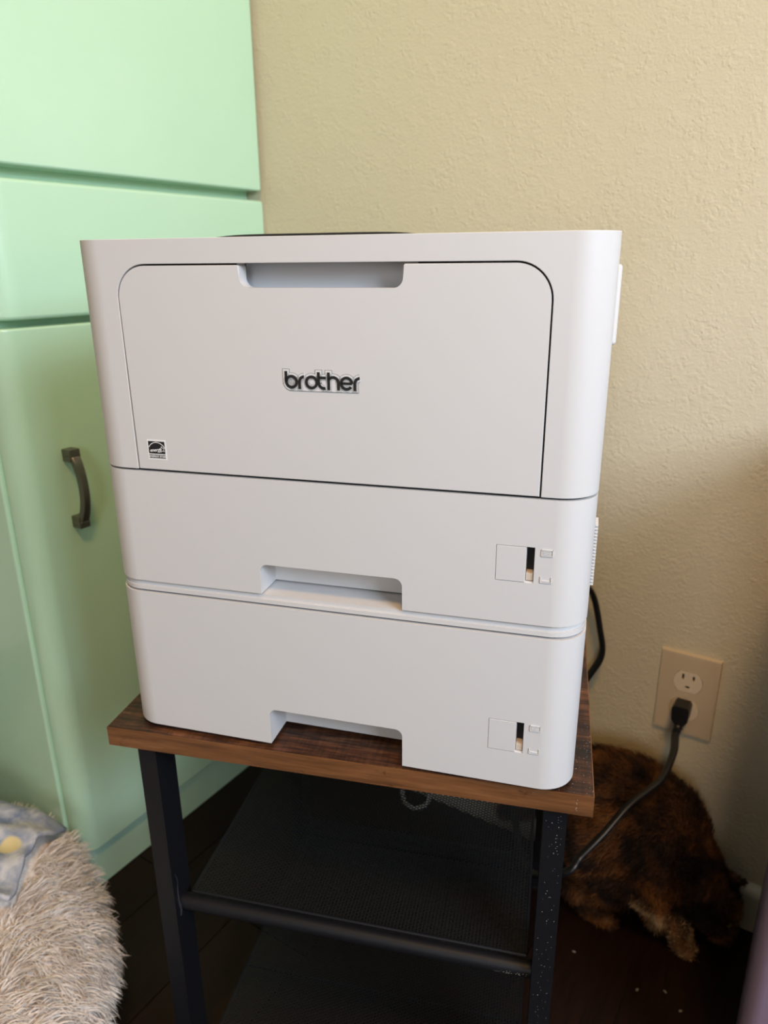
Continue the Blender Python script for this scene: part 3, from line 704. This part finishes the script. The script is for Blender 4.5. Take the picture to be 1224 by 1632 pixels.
for yy, tipy in ((0.420, 0.414), (0.450, 0.456)):                                           # ears point forward, head hanging
    a = Vector((0.256, yy, -0.378)); tip = Vector((0.298 if yy > 0.43 else 0.286, tipy, -0.367 if yy > 0.43 else -0.362))
    for k in range(9):
        s = k/8; bmesh.ops.create_icosphere(cb, subdivisions=1, radius=0.0175*(1-s)+0.0028, matrix=Matrix.Translation(a.lerp(tip, s)) @ Matrix.Diagonal((1, 0.9, 1, 1)))
rel(cb, cat)
cm = bpy.data.meshes.new('cat'); cb.to_mesh(cm); cb.free()
co = bpy.data.objects.new('t', cm); COL.objects.link(co)
md = co.modifiers.new('r', 'REMESH'); md.mode = 'VOXEL'; md.voxel_size = 0.0038
md = co.modifiers.new('s', 'SMOOTH'); md.factor = 0.5; md.iterations = 4
me = evaluated(co); bpy.data.objects.remove(co)
cbody = link('body', me, fur_m, cat, 180)
nv = len(me.polygons); cen = np.empty(nv*3, np.float32); me.polygons.foreach_get('center', cen); cen = cen.reshape(-1, 3).astype(float)
nor = np.empty(nv*3, np.float32); me.polygons.foreach_get('normal', nor); nor = nor.reshape(-1, 3).astype(float)
ar = np.empty(nv, np.float32); me.polygons.foreach_get('area', ar)
rg = np.random.default_rng(11); K = 70000
ix = rg.choice(nv, K, p=ar/ar.sum()); P0 = cen[ix]+rg.normal(size=(K, 3))*0.0012; N0 = nor[ix]
wx = P0+np.array(cat.location)
flow = np.tile([-0.75, 0.0, -0.55], (K, 1)); flow[wx[:, 0] > 0.215] = [-0.5, 0.0, 0.8]
low = wx[:, 2] < -0.395; flow[low] = [0.0, 0, -1.0]; flow[(wx[:, 0] > 0.215) & low] = [-0.4, 0, 0.8]
flow += rg.normal(size=(K, 3))*0.30; flow -= N0*(flow*N0).sum(1)[:, None]*0.9
flow /= np.linalg.norm(flow, axis=1)[:, None]
headf = (wx[:, 0] > 0.245); short = headf | (wx[:, 2] < -0.42)
keep = wx[:, 2] > FLOOR+0.004
isleg = (wx[:, 0] > 0.178) & (wx[:, 0] < 0.26) & (wx[:, 2] < -0.366+(0.19-wx[:, 0])*0.9) & (wx[:, 1] < 0.409)
for nm, sel, L_, wd_, mm in (('long_fur', ~short & ~isleg & keep, 0.017, 0.0009, fur_m), ('short_fur', short & ~isleg & keep, 0.006, 0.0007, fur_m), ('foreleg_fur', isleg & keep, 0.008, 0.0008, tan_m)):
    o = link(nm, strands(P0[sel], N0[sel]*0.5, flow[sel], L_, wd_, 4, 0.8, 0.15), mm, cat, 180); o['kind'] = 'stuff'
def ball(name, c, r, m, scale=(1,1,1)):
    b_ = bmesh.new(); bmesh.ops.create_icosphere(b_, subdivisions=2, radius=r, matrix=Matrix.Translation(c) @ Matrix.Diagonal((*scale, 1))); rel(b_, cat); return obj(name, b_, m, cat, 80)
eye_m = mat('cat_eye', (0.25, 0.22, 0.05, 1), 0.1); nose_m = mat('cat_nose', (0.10, 0.04, 0.035, 1), 0.5)
ball('eye', (0.284, 0.417, -0.405), 0.0052, eye_m); ball('eye', (0.288, 0.450, -0.405), 0.0052, eye_m)
ball('nose', (0.288, 0.430, -0.449), 0.0045, nose_m, (0.8, 1.2, 0.7))

# crumbs on the dark floor
cr_m = mat('crumb', (0.16, 0.145, 0.13, 1), 0.8)
for i, (cx_, cy_, lab) in enumerate(((0.123, 0.327, 'tiny pale crumb on the dark floor just right of the stand leg'), (0.205, 0.317, 'small pale crumb on the dark floor below the cat, leftmost of three'),
        (0.234, 0.332, 'small pale crumb on the dark floor nearest the cat paw'), (0.255, 0.317, 'flat pale crumb on the dark floor nearest the desk panel'))):
    b_ = bmesh.new(); bmesh.ops.create_icosphere(b_, subdivisions=1, radius=0.0022, matrix=Matrix.Translation((0, 0, 0.001)) @ Matrix.Diagonal((1.3, 0.7, 0.45, 1)))
    for vv_ in b_.verts: vv_.co += Vector((rd.uniform(-1, 1), rd.uniform(-1, 1), 0))*0.0004
    o = obj('crumb', b_, cr_m); o.location = (cx_, cy_, FLOOR); o.rotation_euler.z = i*1.3; tag(o, lab, 'crumb', 'crumbs on the dark floor')
